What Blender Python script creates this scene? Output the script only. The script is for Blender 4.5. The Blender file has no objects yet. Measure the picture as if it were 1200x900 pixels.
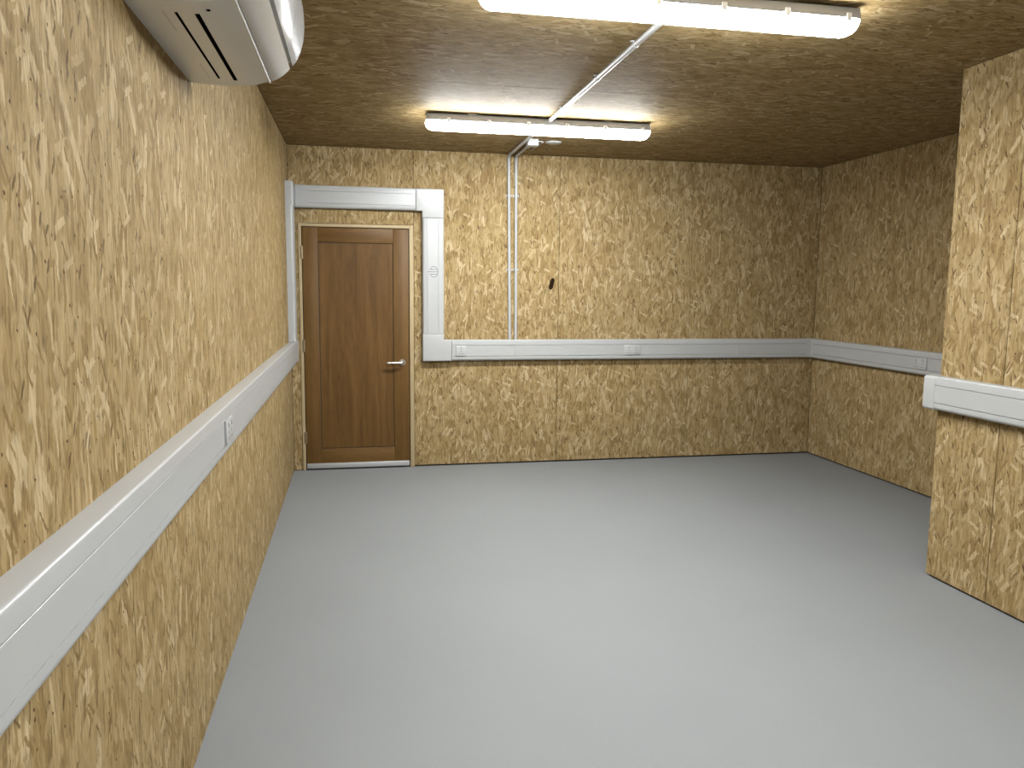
import bpy, bmesh, math, random
from mathutils import Vector, Matrix

random.seed(7)
scene = bpy.context.scene
C = scene.collection

# ------------------------------------------------------------------ camera
F_PX, CX, CY, CZ = 917.65, 0.5241, -6.5608, 1.5119
YAW, PITCH, ROLL = 0.1958, -0.1214, 0.0093
cam_d = bpy.data.cameras.new('camera')
cam = bpy.data.objects.new('camera', cam_d)
C.objects.link(cam)
fw = Vector((math.sin(YAW) * math.cos(PITCH), math.cos(YAW) * math.cos(PITCH), math.sin(PITCH)))
rt = Vector((math.cos(YAW), -math.sin(YAW), 0))
up = rt.cross(fw)
r2 = rt * math.cos(ROLL) + up * math.sin(ROLL)
u2 = -rt * math.sin(ROLL) + up * math.cos(ROLL)
cam.matrix_world = Matrix(((r2.x, u2.x, -fw.x, CX), (r2.y, u2.y, -fw.y, CY), (r2.z, u2.z, -fw.z, CZ), (0, 0, 0, 1)))
cam_d.sensor_width = 36
cam_d.lens = F_PX / 1200 * 36
cam_d.clip_start = 0.02
scene.camera = cam

# ------------------------------------------------------------------ world, exposure (the batten lamps light the room)
world = bpy.data.worlds.new('world')
scene.world = world
world.use_nodes = True
world.node_tree.nodes['Background'].inputs[0].default_value = (0.5, 0.55, 0.6, 1)
world.node_tree.nodes['Background'].inputs[1].default_value = 0.0
vs = scene.view_settings
vs.view_transform = 'Standard'
vs.look = 'None'
vs.gamma = 1
vs.use_curve_mapping = False
vs.exposure = 2.46
LAMP_STRENGTH = 20.0        # glow of the diffuser all round
LAMP_DOWN = 8.0           # watts thrown down by each lamp's tray
LAMP_COLOUR = (0.925, 0.965, 0.985)
scene.cycles.max_bounces = 7
scene.cycles.diffuse_bounces = 6

# ------------------------------------------------------------------ dimensions (metres)
W, H = 4.66, 2.62          # back wall width, ceiling height
XP, YP = 3.5135, -3.0      # face and front corner of the projecting wall
YR = -8.4                  # rear wall
T = 0.018                  # board thickness
TB, TT = 0.905, 1.08       # trunking bottom and top
TD = 0.055                 # trunking depth


# ------------------------------------------------------------------ node helpers
class NT:
    def __init__(self, name):
        self.m = bpy.data.materials.new(name)
        self.m.use_nodes = True
        self.t = self.m.node_tree
        self.b = self.t.nodes['Principled BSDF']

    def n(self, typ, **kw):
        nd = self.t.nodes.new(typ)
        for k, v in kw.items():
            setattr(nd, k, v)
        return nd

    def l(self, a, b):
        self.t.links.new(a, b)

    def val(self, sock, v):
        if isinstance(v, bpy.types.NodeSocket):
            self.l(v, sock)
        else:
            sock.default_value = v

    def math(self, op, a, b=None, c=None, clamp=False):
        nd = self.n('ShaderNodeMath', operation=op)
        nd.use_clamp = clamp
        self.val(nd.inputs[0], a)
        if b is not None:
            self.val(nd.inputs[1], b)
        if c is not None:
            self.val(nd.inputs[2], c)
        return nd.outputs[0]

    def vmath(self, op, a, b=None, scale=None):
        nd = self.n('ShaderNodeVectorMath', operation=op)
        self.val(nd.inputs[0], a)
        if b is not None:
            self.val(nd.inputs[1], b)
        if scale is not None:
            self.val(nd.inputs['Scale'], scale)
        return nd.outputs[0]

    def mapping(self, vec, loc=(0, 0, 0), rot=0, scale=(1, 1, 1), typ='POINT'):
        nd = self.n('ShaderNodeMapping', vector_type=typ)
        self.l(vec, nd.inputs[0])
        nd.inputs['Location'].default_value = loc
        nd.inputs['Rotation'].default_value = (0, 0, rot)
        nd.inputs['Scale'].default_value = scale
        return nd.outputs[0]

    def noise(self, vec, scale, detail=2.0, rough=0.5, dims='2D', col=False):
        nd = self.n('ShaderNodeTexNoise', noise_dimensions=dims)
        self.l(vec, nd.inputs['Vector'])
        nd.inputs['Scale'].default_value = scale
        nd.inputs['Detail'].default_value = detail
        nd.inputs['Roughness'].default_value = rough
        return nd.outputs['Color'] if col else nd.outputs['Fac']

    def mix(self, fac, a, b, blend='MIX'):
        nd = self.n('ShaderNodeMix', data_type='RGBA', blend_type=blend)
        self.val(nd.inputs[0], fac)
        self.val(nd.inputs[6], a)
        self.val(nd.inputs[7], b)
        return nd.outputs[2]

    def ramp(self, fac, stops, interp='LINEAR'):
        nd = self.n('ShaderNodeValToRGB')
        cr = nd.color_ramp
        cr.interpolation = interp
        while len(cr.elements) < len(stops):
            cr.elements.new(0.5)
        for e, (p, c) in zip(cr.elements, stops):
            e.position = p
            e.color = (*c, 1)
        self.l(fac, nd.inputs[0])
        return nd.outputs[0]

    def maprange(self, v, a, b, c, d, smooth=False):
        nd = self.n('ShaderNodeMapRange')
        if smooth:
            nd.interpolation_type = 'SMOOTHSTEP'
        self.val(nd.inputs[0], v)
        for i, x in enumerate((a, b, c, d)):
            nd.inputs[i + 1].default_value = x
        return nd.outputs[0]

    def grey(self, v):
        nd = self.n('ShaderNodeCombineColor')
        for i in range(3):
            self.l(v, nd.inputs[i])
        return nd.outputs[0]

    def bump(self, h, dist, strength=1.0):
        nd = self.n('ShaderNodeBump')
        nd.inputs['Strength'].default_value = strength
        nd.inputs['Distance'].default_value = dist
        self.l(h, nd.inputs['Height'])
        self.l(nd.outputs[0], self.b.inputs['Normal'])


def strand_board_material(name, gain=0.595, rough=0.68):
    """Oriented strand board: several layers of flat wood strands, UV in metres (u along the strands)."""
    k = NT(name)
    uv = k.n('ShaderNodeUVMap').outputs[0]
    wob = k.vmath('SUBTRACT', k.noise(uv, 24, 3, 0.65, col=True), (0.5, 0.5, 0.5))
    p = k.vmath('ADD', uv, k.vmath('SCALE', wob, scale=0.015))
    fib = k.noise(k.mapping(p, scale=(10, 130, 1)), 1.0, 2, 0.65)
    mott = k.noise(k.mapping(p, scale=(13, 34, 1)), 1.0, 3, 0.7)

    def g(c):
        return tuple(min(1, x * gain) for x in c)
    PALE, CREAM, TAN, MID, DARK = (0.635, 0.487, 0.28), (0.51, 0.373, 0.188), (0.425, 0.296, 0.132), (0.325, 0.214, 0.087), (0.085, 0.048, 0.018)
    BROWN = (0.25, 0.163, 0.07)
    col = k.ramp(mott, [(0.28, g(MID)), (0.5, g(TAN)), (0.75, g(CREAM))])
    hgt = k.math('MULTIPLY', mott, 0.5)
    # angle, length, width, threshold on the cell's random value, size of the strand inside its cell, darkest and palest tone, relief
    layers = [(0.08, .190, .060, .10, .60, MID, CREAM, 1), (-0.40, .150, .046, .42, .50, MID, CREAM, 0), (0.50, .140, .040, .45, .50, TAN, CREAM, 1),
              (0.03, .150, .015, .62, .46, MID, TAN, 0), (-0.12, .150, .016, .78, .44, TAN, PALE, 0), (0.26, .135, .040, .82, .46, TAN, PALE, 1),
              (0.16, .100, .010, .89, .42, BROWN, MID, 0), (-0.62, .110, .030, .86, .44, TAN, PALE, 1), (-0.55, .075, .012, .93, .42, BROWN, MID, 0),
              (1.15, .090, .025, .92, .42, TAN, PALE, 0)]
    for i, (a, L, w, thr, sz, lo, hi, relief) in enumerate(layers):
        q = k.mapping(k.mapping(p, loc=(3.7 * i + 1.3, 5.1 * i + 0.7, 0), rot=a), scale=(1 / L, 1 / w, 1))
        v = k.n('ShaderNodeTexVoronoi', voronoi_dimensions='2D', feature='F1', distance='CHEBYCHEV')
        k.l(q, v.inputs['Vector'])
        v.inputs['Scale'].default_value = 1.0
        sep = k.n('ShaderNodeSeparateColor')
        k.l(v.outputs['Color'], sep.inputs[0])
        cr, cg, cb = sep.outputs
        size = k.math('MULTIPLY_ADD', cb, 0.35 * sz, sz * 0.65)
        edge = k.math('SUBTRACT', size, v.outputs['Distance'])
        edge = k.math('ADD', edge, k.math('MULTIPLY_ADD', fib, 0.30, -0.15))
        sel = k.math('GREATER_THAN', cr, thr)
        m = k.math('MULTIPLY', k.maprange(edge, -0.02, 0.03, 0, 1), sel)
        tone = k.math('ADD', cg, k.math('MULTIPLY_ADD', fib, 0.7, -0.35), clamp=True)
        c = k.mix(tone, (*g(lo), 1), (*g(hi), 1))
        c = k.mix(1.0, c, k.grey(k.maprange(edge, 0.0, 0.08, 0.86, 1.0)), 'MULTIPLY')
        col = k.mix(m, col, c)
        if relief:
            hh = k.math('MULTIPLY_ADD', cb, 0.6, 0.25)
            nd = k.n('ShaderNodeMix', data_type='FLOAT')
            k.l(m, nd.inputs[0]); k.l(hgt, nd.inputs[2]); k.l(hh, nd.inputs[3])
            hgt = nd.outputs[0]
    # dark splinters and small dark chips, sparse
    for (a, L, w, thr, sz, dk) in ((0.45, .060, .014, .955, .34, .75), (-0.7, .014, .011, .982, .30, .95)):
        q = k.mapping(k.mapping(p, loc=(11.3 + L * 90, 2.2, 0), rot=a), scale=(1 / L, 1 / w, 1))
        v = k.n('ShaderNodeTexVoronoi', voronoi_dimensions='2D', feature='F1')
        k.l(q, v.inputs['Vector']); v.inputs['Scale'].default_value = 1.0
        sep = k.n('ShaderNodeSeparateColor'); k.l(v.outputs['Color'], sep.inputs[0])
        m = k.math('MULTIPLY', k.maprange(v.outputs['Distance'], sz - .1, sz, dk, 0), k.math('GREATER_THAN', sep.outputs[0], thr))
        col = k.mix(m, col, (*g(DARK), 1))
    # thin crevices between the strands, and the fibre grain
    crev = k.noise(k.mapping(p, loc=(7, 3, 0), rot=0.12, scale=(16, 85, 1)), 1.0, 2, 0.6)
    sh = k.math('MULTIPLY', k.maprange(fib, 0.3, 0.72, 0.82, 1.12), k.maprange(crev, 0.26, 0.40, 0.62, 1.0))
    col = k.mix(1.0, col, k.grey(sh), 'MULTIPLY')
    k.l(col, k.b.inputs['Base Color'])
    k.b.inputs['Roughness'].default_value = rough
    k.b.inputs['Specular IOR Level'].default_value = 0.05
    k.bump(k.math('MULTIPLY_ADD', fib, 0.3, hgt), 0.0012, 0.5)
    return k.m


def plain(name, col, rough=0.5, metal=0.0, spec=0.5, noise_amt=0.0, noise_scale=40, bump=0.0):
    k = NT(name)
    tc = k.n('ShaderNodeTexCoord').outputs['Object']
    f = k.noise(tc, noise_scale, 3, 0.6, dims='3D')
    lo = tuple(c * (1 - noise_amt) for c in col)
    hi = tuple(min(1, c * (1 + noise_amt)) for c in col)
    k.l(k.ramp(f, [(0.3, lo), (0.7, hi)]), k.b.inputs['Base Color'])
    k.b.inputs['Roughness'].default_value = rough
    k.b.inputs['Metallic'].default_value = metal
    k.b.inputs['Specular IOR Level'].default_value = spec
    if bump:
        k.bump(f, bump)
    return k.m


def wood_material(name, lo, mid, hi, axis='Z', rough=0.5, fig=1.0):
    """Straight-grained sawn wood, grain running along the given object axis."""
    k = NT(name)
    tc = k.n('ShaderNodeTexCoord').outputs['Object']
    sc = {'Z': (1, 1, 0.06), 'X': (0.06, 1, 1), 'Y': (1, 0.06, 1)}[axis]
    q = k.mapping(tc, scale=sc)
    warp = k.vmath('SCALE', k.vmath('SUBTRACT', k.noise(q, 5, 2, 0.5, '3D', True), (0.5, 0.5, 0.5)), scale=0.10 * fig)
    q2 = k.vmath('ADD', q, warp)
    a = k.noise(q2, 18, 4, 0.6, '3D')
    b = k.noise(q2, 140, 3, 0.7, '3D')
    f = k.math('MULTIPLY_ADD', b, 0.45, k.math('MULTIPLY', a, 0.65))
    k.l(k.ramp(f, [(0.32, lo), (0.52, mid), (0.74, hi)]), k.b.inputs['Base Color'])
    k.b.inputs['Roughness'].default_value = rough
    k.b.inputs['Specular IOR Level'].default_value = 0.2
    k.bump(b, 0.0004, 0.5)
    return k.m


def emit_material(name, strength, col=LAMP_COLOUR):
    k = NT(name)
    k.b.inputs['Base Color'].default_value = (0.85, 0.85, 0.85, 1)
    k.b.inputs['Roughness'].default_value = 0.4
    k.b.inputs['Emission Color'].default_value = (*col, 1)
    k.b.inputs['Emission Strength'].default_value = strength
    return k.m


def floor_material():
    k = NT('grey_floor_paint')
    tc = k.n('ShaderNodeTexCoord').outputs['Object']
    big = k.noise(tc, 0.9, 3, 0.55, '3D')
    fine = k.noise(tc, 420, 2, 0.6, '3D')
    mid = k.noise(tc, 60, 3, 0.6, '3D')
    f = k.math('ADD', k.math('MULTIPLY', big, 0.30), k.math('MULTIPLY_ADD', fine, 0.40, k.math('MULTIPLY', mid, 0.30)))
    k.l(k.ramp(f, [(0.3, (0.150, 0.154, 0.153)), (0.7, (0.186, 0.191, 0.190))]), k.b.inputs['Base Color'])
    k.l(k.maprange(mid, 0.3, 0.7, 0.60, 0.70), k.b.inputs['Roughness'])
    k.b.inputs['Specular IOR Level'].default_value = 0.25
    k.bump(fine, 0.0004, 0.35)
    return k.m


M = {}
M['osb'] = strand_board_material('strand_board')
M['floor'] = floor_material()
M['batten'] = plain('dark_wall_core', (0.035, 0.028, 0.02), 0.9, noise_amt=0.2)
M['pvc'] = plain('white_plastic', (0.325, 0.325, 0.317), 0.28, spec=0.35, noise_amt=0.012, noise_scale=15)
M['pvc_cover'] = plain('white_plastic_lid', (0.318, 0.318, 0.31), 0.32, noise_amt=0.012, noise_scale=15)
M['pvc_dark'] = plain('grey_slot', (0.05, 0.05, 0.05), 0.6)
M['socket'] = plain('socket_white', (0.34, 0.34, 0.333), 0.3, noise_amt=0.01)
M['rocker'] = plain('rocker_grey', (0.26, 0.26, 0.26), 0.35)
M['print'] = plain('grey_print', (0.12, 0.12, 0.13), 0.6)
M['ac_lit'] = plain('air_conditioner_lit_tone', (0.33, 0.325, 0.315), 0.18, noise_amt=0.01, noise_scale=8)  # casing colour darkened to hold back the lamp's light on the front
M['ac'] = plain('air_conditioner_shaded_tone', (0.58, 0.57, 0.54), 0.3, noise_amt=0.01, noise_scale=8)  # same casing in a paler colour, lifting the shaded underside
M['black'] = plain('slot_shade_and_screw_black', (0.004, 0.004, 0.004), 0.9, spec=0.0)
M['oak_v'] = wood_material('oak_upright', (0.070, 0.034, 0.008), (0.100, 0.051, 0.013), (0.13, 0.070, 0.020), 'Z')
M['oak_h'] = wood_material('oak_level', (0.070, 0.034, 0.008), (0.100, 0.051, 0.013), (0.13, 0.070, 0.020), 'X')
M['oak_p'] = wood_material('oak_panel', (0.050, 0.0235, 0.005), (0.088, 0.043, 0.010), (0.125, 0.066, 0.018), 'Z', fig=2.4)
M['pine_v'] = wood_material('pine_upright', (0.27, 0.195, 0.10), (0.33, 0.25, 0.14), (0.38, 0.30, 0.18), 'Z', 0.55)
M['pine_h'] = wood_material('pine_level', (0.27, 0.195, 0.10), (0.33, 0.25, 0.14), (0.38, 0.30, 0.18), 'X', 0.55)
M['steel'] = plain('satin_steel', (0.72, 0.70, 0.66), 0.22, 1.0, noise_amt=0.03)
M['alu'] = plain('aluminium', (0.42, 0.42, 0.42), 0.42, 0.5, noise_amt=0.05, noise_scale=90)
M['brass'] = plain('hinge_metal', (0.30, 0.24, 0.15), 0.4, 0.8, noise_amt=0.05)
M['housing'] = plain('lamp_housing', (0.32, 0.32, 0.32), 0.4, noise_amt=0.02)
M['clip'] = plain('lamp_clip', (0.70, 0.70, 0.70), 0.35)
for pw in (1.1, 1.0, 0.85):
    M['lamp_%s' % pw] = emit_material('lamp_diffuser', LAMP_STRENGTH * pw)
M['knot'] = plain('dark_strand', (0.014, 0.007, 0.003), 0.8, spec=0.05, noise_amt=0.4, noise_scale=120)


# ------------------------------------------------------------------ geometry helpers
def link(name, bm, mat, parent=None, smooth=False):
    me = bpy.data.meshes.new(name)
    bmesh.ops.recalc_face_normals(bm, faces=bm.faces)
    bm.to_mesh(me)
    bm.free()
    me.materials.append(mat)
    if smooth:
        for p in me.polygons:
            p.use_smooth = True
        me.set_sharp_from_angle(angle=math.radians(smooth if smooth is not True else 40))
    o = bpy.data.objects.new(name, me)
    C.objects.link(o)
    if parent is not None:
        o.parent = parent
        o.matrix_parent_inverse = Matrix.Translation(-parent.location)
    return o


def empty(name, loc, **props):
    o = bpy.data.objects.new(name, None)
    C.objects.link(o)
    o.location = loc
    o.empty_display_size = 0.05
    for a, b in props.items():
        o[a] = b
    return o


def tag(o, label, category, group=None):
    o['label'] = label
    o['category'] = category
    if group:
        o['group'] = group
    return o


def bbox(bm, x0, x1, y0, y1, z0, z1, bevel=0.0, seg=2):
    r = bmesh.ops.create_cube(bm, size=1.0)
    for v in r['verts']:
        v.co = Vector(((x0 + x1) / 2 + v.co.x * (x1 - x0), (y0 + y1) / 2 + v.co.y * (y1 - y0), (z0 + z1) / 2 + v.co.z * (z1 - z0)))
    if bevel:
        es = list({e for v in r['verts'] for e in v.link_edges})
        bmesh.ops.bevel(bm, geom=es, offset=bevel, segments=seg, profile=0.5, affect='EDGES')
    return bm


def box(name, mat, parent, x0, x1, y0, y1, z0, z1, bevel=0.0, seg=2):
    bm = bmesh.new()
    bbox(bm, x0, x1, y0, y1, z0, z1, bevel, seg)
    return link(name, bm, mat, parent, smooth=30 if bevel else False)


class Frame:
    """A wall frame: u along the run, o out of the wall, c across it."""
    def __init__(self, origin, along, out, across):
        self.p, self.u, self.o, self.c = Vector(origin), Vector(along), Vector(out), Vector(across)

    def at(self, u, o, c):
        return self.p + self.u * u + self.o * o + self.c * c

    def box(self, name, mat, parent, u0, u1, o0, o1, c0, c1, bevel=0.0, seg=2):
        a, b = self.at(u0, o0, c0), self.at(u1, o1, c1)
        return box(name, mat, parent, min(a.x, b.x), max(a.x, b.x), min(a.y, b.y), max(a.y, b.y), min(a.z, b.z), max(a.z, b.z), bevel, seg)


def prism(fr, u0, u1, prof, bm=None):
    bm = bm or bmesh.new()
    a = [bm.verts.new(fr.at(u0, o, c)) for o, c in prof]
    b = [bm.verts.new(fr.at(u1, o, c)) for o, c in prof]
    n = len(prof)
    for i in range(n):
        bm.faces.new((a[i], a[(i + 1) % n], b[(i + 1) % n], b[i]))
    bm.faces.new(a)
    bm.faces.new(b[::-1])
    return bm


def outline_plate(fr, poly, depth, bevel, bm=None, seg=4):
    """A right-angled outline in the (u, c) plane pulled out of the wall, its front rim rounded."""
    bm = bm or bmesh.new()
    n = len(poly)
    area = sum(poly[i][0] * poly[(i + 1) % n][1] - poly[(i + 1) % n][0] * poly[i][1] for i in range(n))
    sg = 1 if area > 0 else -1
    shift = []
    for i in range(n):
        t = [0.0, 0.0]
        for p, q in ((poly[i - 1], poly[i]), (poly[i], poly[(i + 1) % n])):
            dx, dy = q[0] - p[0], q[1] - p[1]
            ln = math.hypot(dx, dy)
            t[0] -= sg * dy / ln
            t[1] += sg * dx / ln
        shift.append(t)
    st = [(0.0, 0.0)]
    if bevel:
        for i in range(seg + 1):
            th = math.pi / 2 * i / seg
            st.append((depth - bevel + bevel * math.sin(th), bevel * (1 - math.cos(th))))
    else:
        st.append((depth, 0.0))
    rings = [[bm.verts.new(fr.at(u + t[0] * k, o, c + t[1] * k)) for (u, c), t in zip(poly, shift)] for o, k in st]
    for a, b in zip(rings, rings[1:]):
        for i in range(n):
            bm.faces.new((a[i], a[(i + 1) % n], b[(i + 1) % n], b[i]))
    bm.faces.new(rings[0][::-1])
    bm.faces.new(rings[-1])
    return bm


def tube(pts, r, seg=14, bm=None):
    bm = bm or bmesh.new()
    pts = [Vector(p) for p in pts]
    rings = []
    ref = None
    for i, p in enumerate(pts):
        d = (pts[min(i + 1, len(pts) - 1)] - pts[max(i - 1, 0)]).normalized()
        if ref is None:
            ref = d.orthogonal().normalized()
        ref = (ref - d * ref.dot(d)).normalized()
        s = d.cross(ref)
        rings.append([bm.verts.new(p + (ref * math.cos(t) + s * math.sin(t)) * r) for t in [2 * math.pi * j / seg for j in range(seg)]])
    for a, b in zip(rings, rings[1:]):
        for j in range(seg):
            bm.faces.new((a[j], a[(j + 1) % seg], b[(j + 1) % seg], b[j]))
    bm.faces.new(rings[0][::-1])
    bm.faces.new(rings[-1])
    return bm


def disc(bm, centre, axis, r, depth, seg=32):
    axis = Vector(axis).normalized()
    return tube([Vector(centre), Vector(centre) + axis * depth], r, seg, bm)


# ------------------------------------------------------------------ strand boards
def board(parent, fr, u0, u1, c0, c1, mat=None, grain='c', gap=0.0015, name='wall_board'):
    """One sheet lying on a wall, front face at o = 0, UV in metres with u along the strands."""
    bm = bmesh.new()
    uvl = bm.loops.layers.uv.new('UVMap')
    u0, u1, c0, c1 = u0 + gap, u1 - gap, c0 + gap, c1 - gap
    e = 0.0015
    pr = [(u0, u1, c0, c1, -T), (u0, u1, c0, c1, -e), (u0 + e, u1 - e, c0 + e, c1 - e, 0.0)]
    rings = [[bm.verts.new(fr.at(u, o, c)) for u, c in ((a, s), (b, s), (b, t), (a, t))] for a, b, s, t, o in pr]
    coords = {}
    for (a, b, s, t, o), ring in zip(pr, rings):
        for v, (u, c) in zip(ring, ((a, s), (b, s), (b, t), (a, t))):
            coords[v] = (u, c, o)
    for r0, r1 in zip(rings, rings[1:]):
        for j in range(4):
            bm.faces.new((r0[j], r0[(j + 1) % 4], r1[(j + 1) % 4], r1[j]))
    bm.faces.new(rings[0][::-1])
    bm.faces.new(rings[-1])
    off = (random.uniform(0, 60), random.uniform(0, 60))
    for f in bm.faces:
        for lp in f.loops:
            u, c, o = coords[lp.vert]
            s, t = (c, u) if grain == 'c' else (u, c)
            lp[uvl].uv = (s + off[0] + o, t + off[1] + o)
    return link(name, bm, mat or M['osb'], parent)


def structure(name, x0, x1, y0, y1, z0, z1, mat):
    o = box(name, mat, None, x0, x1, y0, y1, z0, z1)
    o['kind'] = 'structure'
    return o


B = 0.002   # boards stand this far off the core
floor = structure('floor', -0.14, W + 0.14, YR - 0.14, 0.14, -0.10, 0.0, M['floor'])
ceiling = structure('ceiling', -0.14, W + 0.14, YR - 0.14, 0.14, H + T + B, H + 0.14, M['batten'])
wall_back = structure('wall_back', -0.14, W + 0.14, T + B, 0.14, 0.0, H + T + B, M['batten'])
wall_left = structure('wall_left', -0.14, -T - B, YR, T + B, 0.0, H + T + B, M['batten'])
wall_right = structure('wall_right', W + T + B, W + 0.14, YP, T + B, 0.0, H + T + B, M['batten'])
wall_rear = structure('wall_rear', -0.14, W + 0.14, YR - 0.14, YR - T - B, 0.0, H + T + B, M['batten'])
wall_projecting = structure('wall_projecting', XP + T + B, W + 0.14, YR, YP - T - B, 0.0, H + T + B, M['batten'])

f_back = Frame((0, 0, 0), (1, 0, 0), (0, -1, 0), (0, 0, 1))
f_left = Frame((0, 0, 0), (0, -1, 0), (1, 0, 0), (0, 0, 1))
f_right = Frame((W, 0, 0), (0, -1, 0), (-1, 0, 0), (0, 0, 1))
f_proj = Frame((XP, 0, 0), (0, -1, 0), (-1, 0, 0), (0, 0, 1))
f_ret = Frame((0, YP, 0), (1, 0, 0), (0, 1, 0), (0, 0, 1))
f_rear = Frame((0, YR, 0), (1, 0, 0), (0, 1, 0), (0, 0, 1))
f_ceil = Frame((0, 0, H), (1, 0, 0), (0, 0, -1), (0, -1, 0))

G = 0.012   # dark gap above the floor
# back wall: narrow strip by the corner, piece over the door, then full sheets
board(wall_back, f_back, 0.0, 0.070, 0.004, 2.016)
board(wall_back, f_back, 0.0, 0.990, 2.016, H)
board(wall_back, f_back, 0.990, 2.2245, G, H)
back_sheet = board(wall_back, f_back, 2.2245, 3.432, G, H)
board(wall_back, f_back, 3.432, W, G, H)
for a, b in ((0.0, 1.02), (1.02, 2.232), (2.232, 3.445), (3.445, 4.657), (4.657, 5.87), (5.87, 7.08), (7.08, -YR)):
    board(wall_left, f_left, a, b, 0.003, H, gap=0.0008)
for a, b in ((0.0, 1.215), (1.215, 2.43), (2.43, -YP)):
    board(wall_right, f_right, a, b, G, H, gap=0.001)
for a, b in ((-YP, 3.41), (3.41, 4.625), (4.625, 5.84), (5.84, 7.055), (7.055, -YR)):
    board(wall_projecting, f_proj, a, b, G * 0.8, H, gap=0.002)
board(wall_projecting, f_ret, XP + T, W, G, H)
for a, b in ((0.0, 1.2), (1.2, 2.4), (2.4, XP)):
    board(wall_rear, f_rear, a, b, G, H)
for a, b in ((0.0, 2.15), (2.15, 4.59), (4.59, 7.03), (7.03, -YR)):
    for s, t in ((0.0, 1.775), (1.775, W)):
        board(ceiling, f_ceil, s, t, a, b, grain='u', gap=0.0012, name='ceiling_board')

# the one near-black strand in the back wall
bm = bmesh.new()
kp = [(-0.010, -0.050), (0.006, -0.048), (0.017, -0.030), (0.020, 0.030), (0.014, 0.048), (-0.002, 0.052), (-0.016, 0.034), (-0.020, -0.028)]
cs, sn = math.cos(-0.18), math.sin(-0.18)
kp = [(2.163 + x * cs - z * sn, 1.553 + x * sn + z * cs) for x, z in kp]
outline_plate(f_back, kp, 0.0012, 0, bm)
link('dark_strand', bm, M['knot'], back_sheet)

# ------------------------------------------------------------------ door and its lining
trim_1 = empty('trim_1', (0.52, 0, 0), kind='structure')
DX0, DX1, DZ = 0.098, 0.952, 1.988
LO = 0.004
box('jamb', M['pine_v'], trim_1, 0.0715, DX0 - 0.002, -LO, T, 0.0, DZ + 0.028, 0.0015)
box('jamb', M['pine_v'], trim_1, DX1 + 0.002, 0.9885, -LO, T, 0.0, DZ + 0.028, 0.0015)
box('head', M['pine_h'], trim_1, DX0 - 0.002, DX1 + 0.002, -LO, T, DZ + 0.002, DZ + 0.0265, 0.0015)

door_1 = empty('door_1', (0.525, 0, 0), kind='structure')
door_1['label'] = 'oak single-panel door with steel lever handle'
D0, D1 = 0.006, T - 0.0005
g = 0.004
xa, xb, za, zb = DX0 + g, DX1 - g, 0.008, DZ - g
s0, s1, rt_, rb_ = 0.222, 0.823, 1.868, 0.176
box('stile', M['oak_v'], door_1, xa, s0, D0, D1, za, zb, 0.001)
box('stile', M['oak_v'], door_1, s1, xb, D0, D1, za, zb, 0.001)
box('rail', M['oak_h'], door_1, s0 + .0005, s1 - .0005, D0 + 0.0004, D1, rt_, zb, 0.001)
box('rail', M['oak_h'], door_1, s0 + .0005, s1 - .0005, D0 + 0.0004, D1, za, rb_, 0.001)
box('panel', M['oak_p'], door_1, s0 + .006, s1 - .006, D0 + 0.0065, D1, rb_ + .006, rt_ - .006)
# dark sheet behind the panel edge, the groove's shadow put into its colour
box('groove_shadow', M['batten'], door_1, s0 + .0005, s1 - .0005, D0 + 0.009, D1 - .0005, rb_ + .0005, rt_ - .0005)
wb = box('weather_bar', M['alu'], door_1, xa + 0.002, xb - 0.002, -0.012, D0, 0.014, 0.056, 0.004)
wb['label'] = 'pale metal strip along the foot of the door'
for zc in (1.785, 1.035, 0.275):
    bm = bmesh.new()
    tube([(DX0 + 0.001, -0.006, zc - 0.05), (DX0 + 0.001, -0.006, zc + 0.05)], 0.0065, 10, bm)
    bbox(bm, DX0 - 0.012, DX0 + 0.010, -0.006, D0 + 0.0005, zc - 0.048, zc + 0.048)
    link('hinge', bm, M['brass'], door_1, smooth=True)
hx, hz = 0.893, 0.892
bm = bmesh.new()
disc(bm, (hx, D0, hz), (0, -1, 0), 0.026, 0.009)
rose = link('handle_rose', bm, M['steel'], door_1, smooth=True)
bm = bmesh.new()
pts = [(hx, D0 - 0.008, hz), (hx, D0 - 0.040, hz)]
for i in range(1, 7):
    a = i / 6 * math.pi / 2
    pts.append((hx - 0.014 * (1 - math.cos(a)), D0 - 0.040 - 0.014 * math.sin(a), hz))
pts += [(hx - 0.06, D0 - 0.054, hz), (hx - 0.128, D0 - 0.052, hz - 0.001)]
tube(pts, 0.0095, 14, bm)
lv = link('handle_lever', bm, M['steel'], rose, smooth=True)
lv.matrix_parent_inverse = Matrix.Identity(4)

# ------------------------------------------------------------------ dado trunking
TW = TT - TB


def body_profile(w=TW, d=TD):
    """(out, across) section of the trunking with a recess for its lid."""
    def arc(cx, cy, r, a0, a1, n=5):
        return [(cx + r * math.cos(math.radians(a0 + (a1 - a0) * i / n)), cy + r * math.sin(math.radians(a0 + (a1 - a0) * i / n))) for i in range(n + 1)]
    p = [(0, 0)]
    p += arc(d - 0.020, 0.020, 0.020, -90, 0, 6)
    p += [(d, 0.0370), (d - 0.0060, 0.0375), (d - 0.0060, w - 0.0435), (d, w - 0.0430)]
    p += arc(d - 0.007, w - 0.007, 0.007, 0, 90, 4)
    p += [(0, w)]
    return p


def trunk_body(fr, u0, u1, parent, joints=(), cover=True):
    body = link('trunking_body', prism(fr, u0, u1, body_profile()), M['pvc'], parent, smooth=25)
    if cover:
        cuts = [u0] + list(joints) + [u1]
        for a, b in zip(cuts, cuts[1:]):
            fr.box('lid', M['pvc_cover'], body, a + 0.0006, b - 0.0006, TD - 0.0058, TD + 0.0003, 0.0398, TW - 0.0458, 0.0006, 1)


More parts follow.
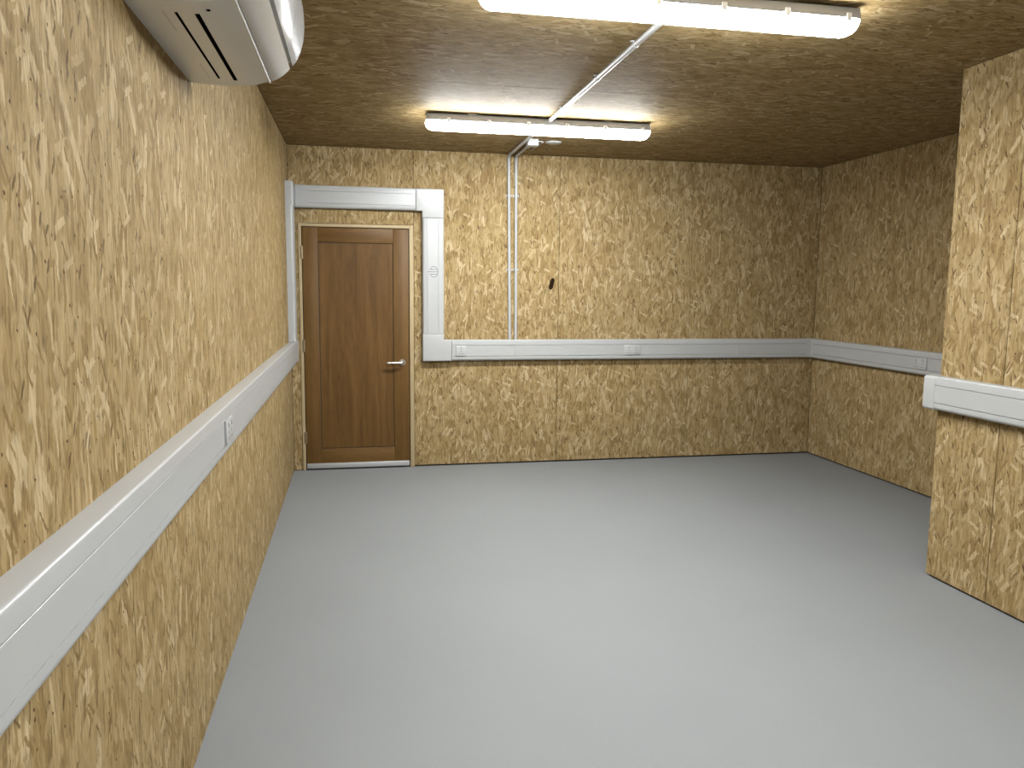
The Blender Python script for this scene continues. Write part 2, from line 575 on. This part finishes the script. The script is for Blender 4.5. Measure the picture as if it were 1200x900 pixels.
def sleeve(name, fr, u0, u1, parent, grow=0.0018):
    w = TW + 2 * grow
    pr = [(o + (grow if o > 0 else 0), c) for o, c in body_plain()]
    pr = [(o, c * (w / TW) - grow) for o, c in pr]
    return link(name, prism(fr, u0, u1, pr), M['pvc'], parent, smooth=25)


def body_plain():
    pr = body_profile()
    return [p for p in pr if not (abs(p[0] - (TD - 0.0060)) < 1e-6)]


TR_GROUP = None
fl = Frame((0, 0, TB), (0, -1, 0), (1, 0, 0), (0, 0, 1))
t_left = tag(empty('dado_trunking', (0, -4, TB)), 'long white dado trunking along the wall under the air conditioner', 'cable trunking')
trunk_body(fl, 0.048, -YR - 0.01, t_left, joints=(2.6, 5.6))
sleeve('end_cap', fl, 0.004, 0.052, t_left)

fv = Frame((0, -0.245, 0), (0, 0, 1), (1, 0, 0), (0, 1, 0))
t_rise = tag(empty('trunking_riser', (0, -0.15, TT)), 'upright white trunking in the corner beside the door hinges', 'cable trunking')
trunk_body(fv, TT + 0.003, 2.131, t_rise)
bm = bmesh.new()
fc = Frame((0, 0, 0), (0, -1, 0), (1, 0, 0), (0, 0, 1))
outline_plate(fc, [(0.002, 2.131), (0.247, 2.131), (0.247, 2.312), (0.002, 2.312)], TD + 0.002, 0.008, bm)
link('corner_bend', bm, M['pvc'], t_rise, smooth=30)

fo = Frame((0, 0, 2.132), (1, 0, 0), (0, -1, 0), (0, 0, 1))
t_over = tag(empty('trunking_run', (0.55, 0, 2.132)), 'level white trunking crossing above the oak door', 'cable trunking')
trunk_body(fo, 0.150, 1.004, t_over)
sleeve('bend_sleeve', fo, 0.0595, 0.152, t_over, 0.0012)

fd = Frame((1.058, 0, 0), (0, 0, 1), (0, -1, 0), (1, 0, 0))
t_drop = tag(empty('trunking_drop', (1.145, 0, 0.905)), 'upright white trunking with corner bends between the door and the conduit pipes', 'cable trunking')
trunk_body(fd, 1.131, 2.0745, t_drop)
fw_ = Frame((0, 0, 0), (1, 0, 0), (0, -1, 0), (0, 0, 1))
bm = bmesh.new()
outline_plate(fw_, [(1.0055, 2.1305), (1.0565, 2.1305), (1.0565, 2.0755), (1.2345, 2.0755), (1.2345, 2.3085), (1.0055, 2.3085)], TD + 0.003, 0.007, bm)
link('corner_bend', bm, M['pvc'], t_drop, smooth=30)
bm = bmesh.new()
outline_plate(fw_, [(1.0565, 0.9035), (1.2985, 0.9035), (1.2985, 1.0815), (1.2345, 1.0815), (1.2345, 1.130), (1.0565, 1.130)], TD + 0.003, 0.009, bm)
link('corner_bend', bm, M['pvc'], t_drop, smooth=30)
# small oval emblem with three bars printed on the lid
bm = bmesh.new()
ex, ez, po = 1.1465, 1.642, TD + 0.0003
fe = Frame((ex, -po, ez), (1, 0, 0), (0, -1, 0), (0, 0, 1))
n = 26
outer, inner = [], []
for i in range(n + 1):
    a = math.radians(-200 + 400 * i / n - 0)
    a = math.radians(-140 + 280 * i / n)
    outer.append((0.004 + 0.035 * math.cos(a), 0.046 * math.sin(a)))
    inner.append((0.004 + 0.030 * math.cos(a), 0.041 * math.sin(a)))
vo = [bm.verts.new(fe.at(x, 0.0003, z)) for x, z in outer]
vi = [bm.verts.new(fe.at(x, 0.0003, z)) for x, z in inner]
for i in range(n):
    bm.faces.new((vo[i], vo[i + 1], vi[i + 1], vi[i]))
for z, x0, x1 in ((0.020, -0.034, 0.034), (0.0, -0.044, 0.036), (-0.021, -0.034, 0.034)):
    vv = [bm.verts.new(fe.at(x, 0.0005, z + dz)) for x, dz in ((x0, -0.0032), (x1, -0.0018), (x1, 0.0018), (x0, 0.0032))]
    bm.faces.new(vv)
mk = link('printed_emblem', bm, M['print'], t_drop)
mk['label'] = 'small oval emblem with three bars'

t_back = tag(empty('dado_trunking', (3.0, 0, TB)), 'long white dado trunking below the two conduit pipes', 'cable trunking')
fb = Frame((0, 0, TB), (1, 0, 0), (0, -1, 0), (0, 0, 1))
trunk_body(fb, 1.2995, 4.562, t_back, joints=(1.828, 3.9))
sleeve('inner_corner', fb, 4.561, W - 0.004, t_back, 0.0015)

fr_ = Frame((W, 0, TB), (0, -1, 0), (-1, 0, 0), (0, 0, 1))
t_right = tag(empty('dado_trunking', (W, -1.5, TB)), 'white dado trunking on the shaded wall beyond the projecting corner', 'cable trunking')
trunk_body(fr_, 0.096, -YP - 0.004, t_right, joints=(1.585,))
sleeve('inner_corner', fr_, 0.0585, 0.098, t_right, 0.0015)

fp = Frame((XP, 0, TB), (0, -1, 0), (-1, 0, 0), (0, 0, 1))
t_proj = tag(empty('dado_trunking', (XP, -4, TB)), 'white dado trunking wrapping the corner of the projecting wall', 'cable trunking')
trunk_body(fp, 3.032, -YR - 0.01, t_proj)
bm = bmesh.new()
fcn = Frame((0, 0, 0), (1, 0, 0), (0, 0, 1), (0, 1, 0))
# outer corner: an L in plan, rounded on the outside
o_ = TD + 0.0015
plan = [(XP, YP - 0.034), (XP - o_, YP - 0.034), (XP - o_, YP + o_), (XP + 0.034, YP + o_), (XP + 0.034, YP + 0.0), (XP, YP + 0.0)]
va = [bm.verts.new((x, y, TB - 0.0015)) for x, y in plan]
vb = [bm.verts.new((x, y, TT + 0.0015)) for x, y in plan]
for i in range(6):
    bm.faces.new((va[i], va[(i + 1) % 6], vb[(i + 1) % 6], vb[i]))
fA = bm.faces.new(va); fB = bm.faces.new(vb[::-1])
es = []
for e in bm.edges:
    a, b = e.verts
    xs = {round(a.co.x, 4), round(b.co.x, 4)}
    ys = {round(a.co.y, 4), round(b.co.y, 4)}
    onx = xs == {round(XP - o_, 4)}
    ony = ys == {round(YP + o_, 4)}
    if onx and abs(a.co.z - b.co.z) < 1e-6 or ony and abs(a.co.z - b.co.z) < 1e-6 or (onx and ony):
        es.append(e)
bmesh.ops.bevel(bm, geom=es, offset=0.016, segments=4, profile=0.5, affect='EDGES')
link('outer_corner', bm, M['pvc'], t_proj, smooth=35)
frt = Frame((0, YP, TB), (1, 0, 0), (0, 1, 0), (0, 0, 1))
t_ret = tag(empty('dado_trunking', (4, YP, TB)), 'white dado trunking on the short return behind the projecting corner', 'cable trunking')
trunk_body(frt, XP + 0.0345, W - TD - 0.004, t_ret)


# ------------------------------------------------------------------ socket outlets
def socket(fr, u, c, w, label, gangs, h=0.086, group=None):
    loc = fr.at(u, TD, c)
    t = tag(empty('socket_outlet', loc), label, 'socket', group)
    plate = fr.box('face_plate', M['socket'], t, u - w / 2, u + w / 2, TD + 0.0003, TD + 0.0085, c - h / 2, c + h / 2, 0.003, 2)
    for gidx in range(gangs):
        x = u + (gidx - (gangs - 1) / 2) * 0.066
        for dx, dz, ww, hh in ((0, -0.004, 0.0045, 0.010), (-0.011, -0.026, 0.009, 0.005), (0.011, -0.026, 0.009, 0.005)):
            fr.box('pin_slot', M['pvc_dark'], plate, x + dx - ww / 2, x + dx + ww / 2, TD + 0.0080, TD + 0.0088, c + dz - hh / 2, c + dz + hh / 2)
        fr.box('rocker_switch', M['rocker'], plate, x - 0.007, x + 0.007, TD + 0.0080, TD + 0.0110, c + 0.014, c + 0.031, 0.001, 1)
    return t


sc_ = (TW - 0.006) / 2 + 0.0
socket(fb, 1.376, sc_, 0.086, 'single white socket on the trunking nearest the oak door', 1)
socket(fb, 2.884, sc_, 0.146, 'double white socket midway along the back wall trunking', 2)
socket(fr_, 1.490, sc_, 0.146, 'double socket in shade on the wall beyond the projecting corner', 2)
socket(fl, 3.590, sc_, 0.146, 'double white socket on the trunking below the air conditioner', 2)

# ------------------------------------------------------------------ batten lamps
LX0, LX1 = 0.974, 2.474


def lamp_section(x, s, kind):
    """(y, z) ring at x; s shrinks the ring towards the fitting's axis at the ends."""
    if kind == 'diffuser':
        pr = [(-0.050, -0.052), (-0.049, -0.075), (-0.043, -0.092), (-0.030, -0.103), (0.0, -0.107), (0.030, -0.103), (0.043, -0.092), (0.049, -0.075), (0.050, -0.052)]
        return [(x, y * (0.55 + 0.45 * s), -0.052 + (z + 0.052) * s) for y, z in pr]
    pr = [(-0.052, -0.0515), (-0.054, -0.047), (-0.046, -0.014), (-0.038, -0.008), (0.038, -0.008), (0.046, -0.014), (0.054, -0.047), (0.052, -0.0515)]
    return [(x, y * (0.8 + 0.2 * s), z) for y, z in pr]


def loft(rings):
    bm = bmesh.new()
    vs_ = [[bm.verts.new(p) for p in r] for r in rings]
    n = len(vs_[0])
    for a, b in zip(vs_, vs_[1:]):
        for i in range(n):
            bm.faces.new((a[i], a[(i + 1) % n], b[(i + 1) % n], b[i]))
    bm.faces.new(vs_[0][::-1])
    bm.faces.new(vs_[-1])
    return bm


def batten_lamp(y, label, power=1.0):
    t = tag(empty('batten_lamp', ((LX0 + LX1) / 2, y, H)), label, 'ceiling light', 'lit batten lamps on the ceiling')
    L = (LX1 - LX0) / 2
    xs = [(-L, 0.35), (-L + 0.006, 0.6), (-L + 0.016, 0.82), (-L + 0.030, 0.95), (-L + 0.045, 1.0), (L - 0.045, 1.0), (L - 0.030, 0.95), (L - 0.016, 0.82), (L - 0.006, 0.6), (L, 0.35)]
    hx_ = [(-L + 0.002, 0.3), (-L + 0.02, 0.85), (-L + 0.035, 1.0), (L - 0.035, 1.0), (L - 0.02, 0.85), (L - 0.002, 0.3)]

    def local(name, bm, mat, smooth=40, parent=None):
        o = link(name, bm, mat, None, smooth)
        o.parent = parent or t
        return o
    local('diffuser', loft([lamp_section(x, s, 'diffuser') for x, s in xs]), M['lamp_%s' % power])
    hs = local('housing', loft([lamp_section(x, s, 'housing') for x, s in hx_]), M['housing'])
    la = bpy.data.lights.new('lamp_light', 'AREA')
    la.shape, la.size, la.size_y = 'RECTANGLE', 2 * L - 0.10, 0.05
    la.energy, la.color = LAMP_DOWN * power, LAMP_COLOUR
    lo = bpy.data.objects.new('lamp_light', la)
    C.objects.link(lo)
    lo.parent = t
    lo.location = (0, 0, -0.1085)
    for i in range(6):
        for sy in (-1, 1):
            bm = bmesh.new()
            x = -L + 0.14 + i * (2 * L - 0.20) / 5
            bbox(bm, x - 0.011, x + 0.011, min(sy * 0.049, sy * 0.0575), max(sy * 0.049, sy * 0.0575), -0.064, -0.034, 0.002, 1)
            local('clip', bm, M['clip'], 30, hs)
    for x in (-0.45, 0.45):
        bm = bmesh.new()
        bbox(bm, x - 0.03, x + 0.03, -0.03, 0.03, -0.0085, 0.0)
        local('bracket', bm, M['steel'], False, hs)
    return t


Y1, Y2, Y3 = -1.385, -3.63, -5.88
batten_lamp(Y1, 'lit white batten lamp closest to the door wall, beside the junction box', 1.1)
batten_lamp(Y2, 'lit batten lamp with grey housing, level with the air conditioner')
batten_lamp(Y3, 'lit tubular batten lamp at the rear of the room', 0.85)

# ------------------------------------------------------------------ conduit pipes
CR = 0.0122


def saddle(parent, centre, axis_w, out, r=CR, name='saddle'):
    """A strap over the pipe: half ring with two feet; axis_w is across the pipe, out is away from the surface."""
    bm = bmesh.new()
    w, o = Vector(axis_w), Vector(out)
    al = w.cross(o)
    c = Vector(centre)
    ri, ro = r + 0.0003, r + 0.003
    hw = 0.008
    ring = []
    for i in range(9):
        a = math.pi * i / 8
        ring.append((math.cos(a), math.sin(a)))
    outer = [(0.026, -r), (0.026, -r + 0.003), (ro, -r + 0.003)] + [(ro * x, ro * y) for x, y in ring] + [(-ro, -r + 0.003), (-0.026, -r + 0.003), (-0.026, -r)]
    va = [bm.verts.new(c + w * x + o * y - al * hw) for x, y in outer]
    vb = [bm.verts.new(c + w * x + o * y + al * hw) for x, y in outer]
    n = len(outer)
    for i in range(n):
        bm.faces.new((va[i], va[(i + 1) % n], vb[(i + 1) % n], vb[i]))
    bm.faces.new(va)
    bm.faces.new(vb[::-1])
    return link(name, bm, M['pvc'], parent, smooth=30)


def bend_path(p0, p1, p2, r, n=7):
    """p0 -> p1 -> p2 with a rounded corner at p1."""
    p0, p1, p2 = Vector(p0), Vector(p1), Vector(p2)
    d0, d1 = (p0 - p1).normalized(), (p2 - p1).normalized()
    out = [p0]
    a, b = p1 + d0 * r, p1 + d1 * r
    cen = a + d1 * r
    for i in range(n + 1):
        th = math.pi / 2 * i / n
        out.append(cen - d1 * r * math.cos(th) - d0 * r * math.sin(th))
    return out + [p2]


SO = 0.0150     # pipe axis off the surface
JY = -0.615
c1 = tag(empty('conduit_pipe', (1.80, 0, TT)), 'white conduit pipe from trunking to the lamp, on the door side of its twin', 'conduit', None)
bm = tube(bend_path((1.798, -SO, TT), (1.777, -SO, H - SO), (1.775, Y1 + 0.051, H - SO), 0.055), CR, 14)
link('pipe', bm, M['pvc'], c1, smooth=50)
c2 = tag(empty('conduit_pipe', (1.85, 0, TT)), 'white conduit pipe from trunking to the junction box, farther from the door', 'conduit', None)
bm = tube(bend_path((1.850, -SO, TT), (1.840, -SO, H - SO), (1.838, JY + 0.0025, H - SO), 0.055), CR, 14)
link('pipe', bm, M['pvc'], c2, smooth=50)
for z in (2.28, 1.67):
    f = (z - TT) / (H - TT)
    saddle(c1, (1.798 - 0.021 * f, -SO, z), (1, 0, 0), (0, -1, 0))
    saddle(c2, (1.850 - 0.010 * f, -SO, z), (1, 0, 0), (0, -1, 0))
CX_ = 1.768
c3 = tag(empty('conduit_pipe', (CX_, -2.5, H)), 'white conduit pipe crossing the ceiling between the two visible lamps', 'conduit', None)
link('pipe', tube([(CX_ + 0.012, Y1 - 0.050, H - SO), (CX_, Y2 + 0.050, H - SO)], CR + 0.001, 14), M['pvc'], c3, smooth=50)
for y in (-1.75, -2.485, -3.06):
    saddle(c3, (CX_ + 0.012 * (y - Y2) / (Y1 - Y2), y, H - SO), (1, 0, 0), (0, 0, -1), CR + 0.001)
c4 = tag(empty('conduit_pipe', (CX_, -4.7, H)), 'white conduit pipe on the ceiling towards the rear lamp', 'conduit', None)
link('pipe', tube([(CX_, Y2 - 0.050, H - SO), (CX_, Y3 + 0.050, H - SO)], CR + 0.001, 14), M['pvc'], c4, smooth=50)
for y in (-4.2, -4.9, -5.5):
    saddle(c4, (CX_, y, H - SO), (1, 0, 0), (0, 0, -1), CR + 0.001)

# junction box with two short cable ends, and the flat round plate next to it
jb = tag(empty('junction_box', (1.823, JY - 0.04, H)), 'small white square junction box on the ceiling at the pipe end', 'junction box')
box('box_body', M['pvc'], jb, 1.794, 1.872, JY - 0.085, JY, H - 0.045, H, 0.003)
box('box_lid', M['pvc_cover'], jb, 1.792, 1.874, JY - 0.087, JY + 0.002, H - 0.050, H - 0.0452, 0.002)
link('cable_tail', tube([(1.8745, JY - 0.04, H - 0.012), (1.905, JY - 0.035, H - 0.010), (1.922, JY - 0.01, H - 0.008), (1.922, JY + 0.03, H - 0.007), (1.912, -0.23, H - 0.007)], 0.0055, 8), M['pvc'], jb, smooth=50)
link('cable_tail', tube([(1.862, JY + 0.003, H - 0.006), (1.876, -0.33, H - 0.006)], 0.0045, 8), M['pvc'], jb, smooth=50)

dp = tag(empty('ceiling_plate', (2.01, -0.60, H)), 'flat round white plate on the ceiling beside the junction box', 'cover plate')
bm = bmesh.new()
rr = [(0.062, 0.0), (0.062, -0.004), (0.056, -0.010), (0.030, -0.013)]
rings = [[(2.01 + r * math.cos(2 * math.pi * j / 32), -0.60 + r * math.sin(2 * math.pi * j / 32), H + z) for j in range(32)] for r, z in rr]
link('plate', loft(rings), M['pvc'], dp, smooth=40)
bm = bmesh.new()
disc(bm, (2.01, -0.60, H - 0.0128), (0, 0, -1), 0.007, 0.0015, 14)
link('screw', bm, M['steel'], dp, smooth=40)

# ------------------------------------------------------------------ air conditioner on the left wall
AY0, AY1 = -3.727, -4.535          # far and near end
ac = tag(empty('air_conditioner', (0, (AY0 + AY1) / 2, 2.17)), 'white wall-mounted air conditioner high on the long plain wall', 'air conditioner')
fa = Frame((0, 0, 0), (0, -1, 0), (1, 0, 0), (0, 0, 1))


def ac_shell(prof, u0, u1, inset=0.014):
    """Section pulled along the wall with slightly drawn-in rounded ends."""
    cx = sum(p[0] for p in prof) / len(prof)
    cz = sum(p[1] for p in prof) / len(prof)
    st = [(u0, 0.955), (u0 + inset * 0.3, 0.98), (u0 + inset, 1.0), (u1 - inset, 1.0), (u1 - inset * 0.3, 0.98), (u1, 0.955)]
    rings = []
    for u, s in st:
        rings.append([fa.at(u, o if o < 0.004 else cx + (o - cx) * s if o > cx else o, cz + (c - cz) * s) for o, c in prof])
    return loft(rings)


ua, ub = -AY0, -AY1
# chassis: flat underside, back on the wall
ch = [(0.0, 2.172), (0.06, 2.169), (0.13, 2.168), (0.20, 2.174), (0.250, 2.190), (0.250, 2.214), (0.312, 2.252), (0.322, 2.258), (0.338, 2.30), (0.343, 2.36), (0.33, 2.43), (0.29, 2.475), (0.20, 2.495), (0.0, 2.50)]
link('chassis', ac_shell(ch, ua, ub), M['ac'], ac, smooth=35)
# air flap between the underside and the front panel
fl_ = [(0.2545, 2.1915), (0.270, 2.198), (0.290, 2.211), (0.305, 2.224), (0.316, 2.236), (0.311, 2.246), (0.298, 2.236), (0.280, 2.222), (0.2545, 2.2085)]
link('air_flap', loft([[fa.at(u, o, c) for o, c in fl_] for u in (ua + 0.004, ub - 0.004)]), M['ac_lit'], ac, smooth=35)
# front panel
fpn = [(0.325, 2.245), (0.338, 2.262), (0.351, 2.291), (0.361, 2.325), (0.366, 2.366), (0.365, 2.42), (0.352, 2.462), (0.325, 2.49), (0.28, 2.500), (0.28, 2.488), (0.30, 2.47), (0.335, 2.43), (0.343, 2.36), (0.338, 2.30), (0.322, 2.258)]
link('front_panel', loft([[fa.at(u, o if s == 1 else o - 0.004, c) for o, c in fpn] for u, s in ((ua - 0.001, 0), (ua + 0.006, 1), (ub - 0.006, 1), (ub + 0.001, 0))]), M['ac_lit'], ac, smooth=35)
for x0, x1, y0, y1, zz in ((0.1012, 0.1082, -4.450, -3.833, 2.1679), (0.1462, 0.1578, -4.443, -3.813, 2.1695)):
    box('slot_shade', M['black'], ac, x0, x1, y0, y1, zz - 0.0004, zz + 0.004)  # black strips on the underside, the shade of the slots as colour
for x0, y0, y1 in ((0.0745, -4.451, -4.30), (0.0745, -3.99, -3.827)):
    box('seam_line', M['rocker'], ac, x0, x0 + 0.0015, y0, y1, 2.1682, 2.171)
bm = bmesh.new()
disc(bm, (0.183, -4.469, 2.174), (0, 0, -1), 0.005, 0.0035, 12)
link('screw', bm, M['black'], ac, smooth=40)
link('panel_edge', loft([[fa.at(u, o, c) for o, c in ((0.2465, 2.1885), (0.2490, 2.1862), (0.2518, 2.1872), (0.2522, 2.196), (0.2465, 2.196))] for u in (ua + 0.003, ub - 0.003)]), M['ac'], ac)
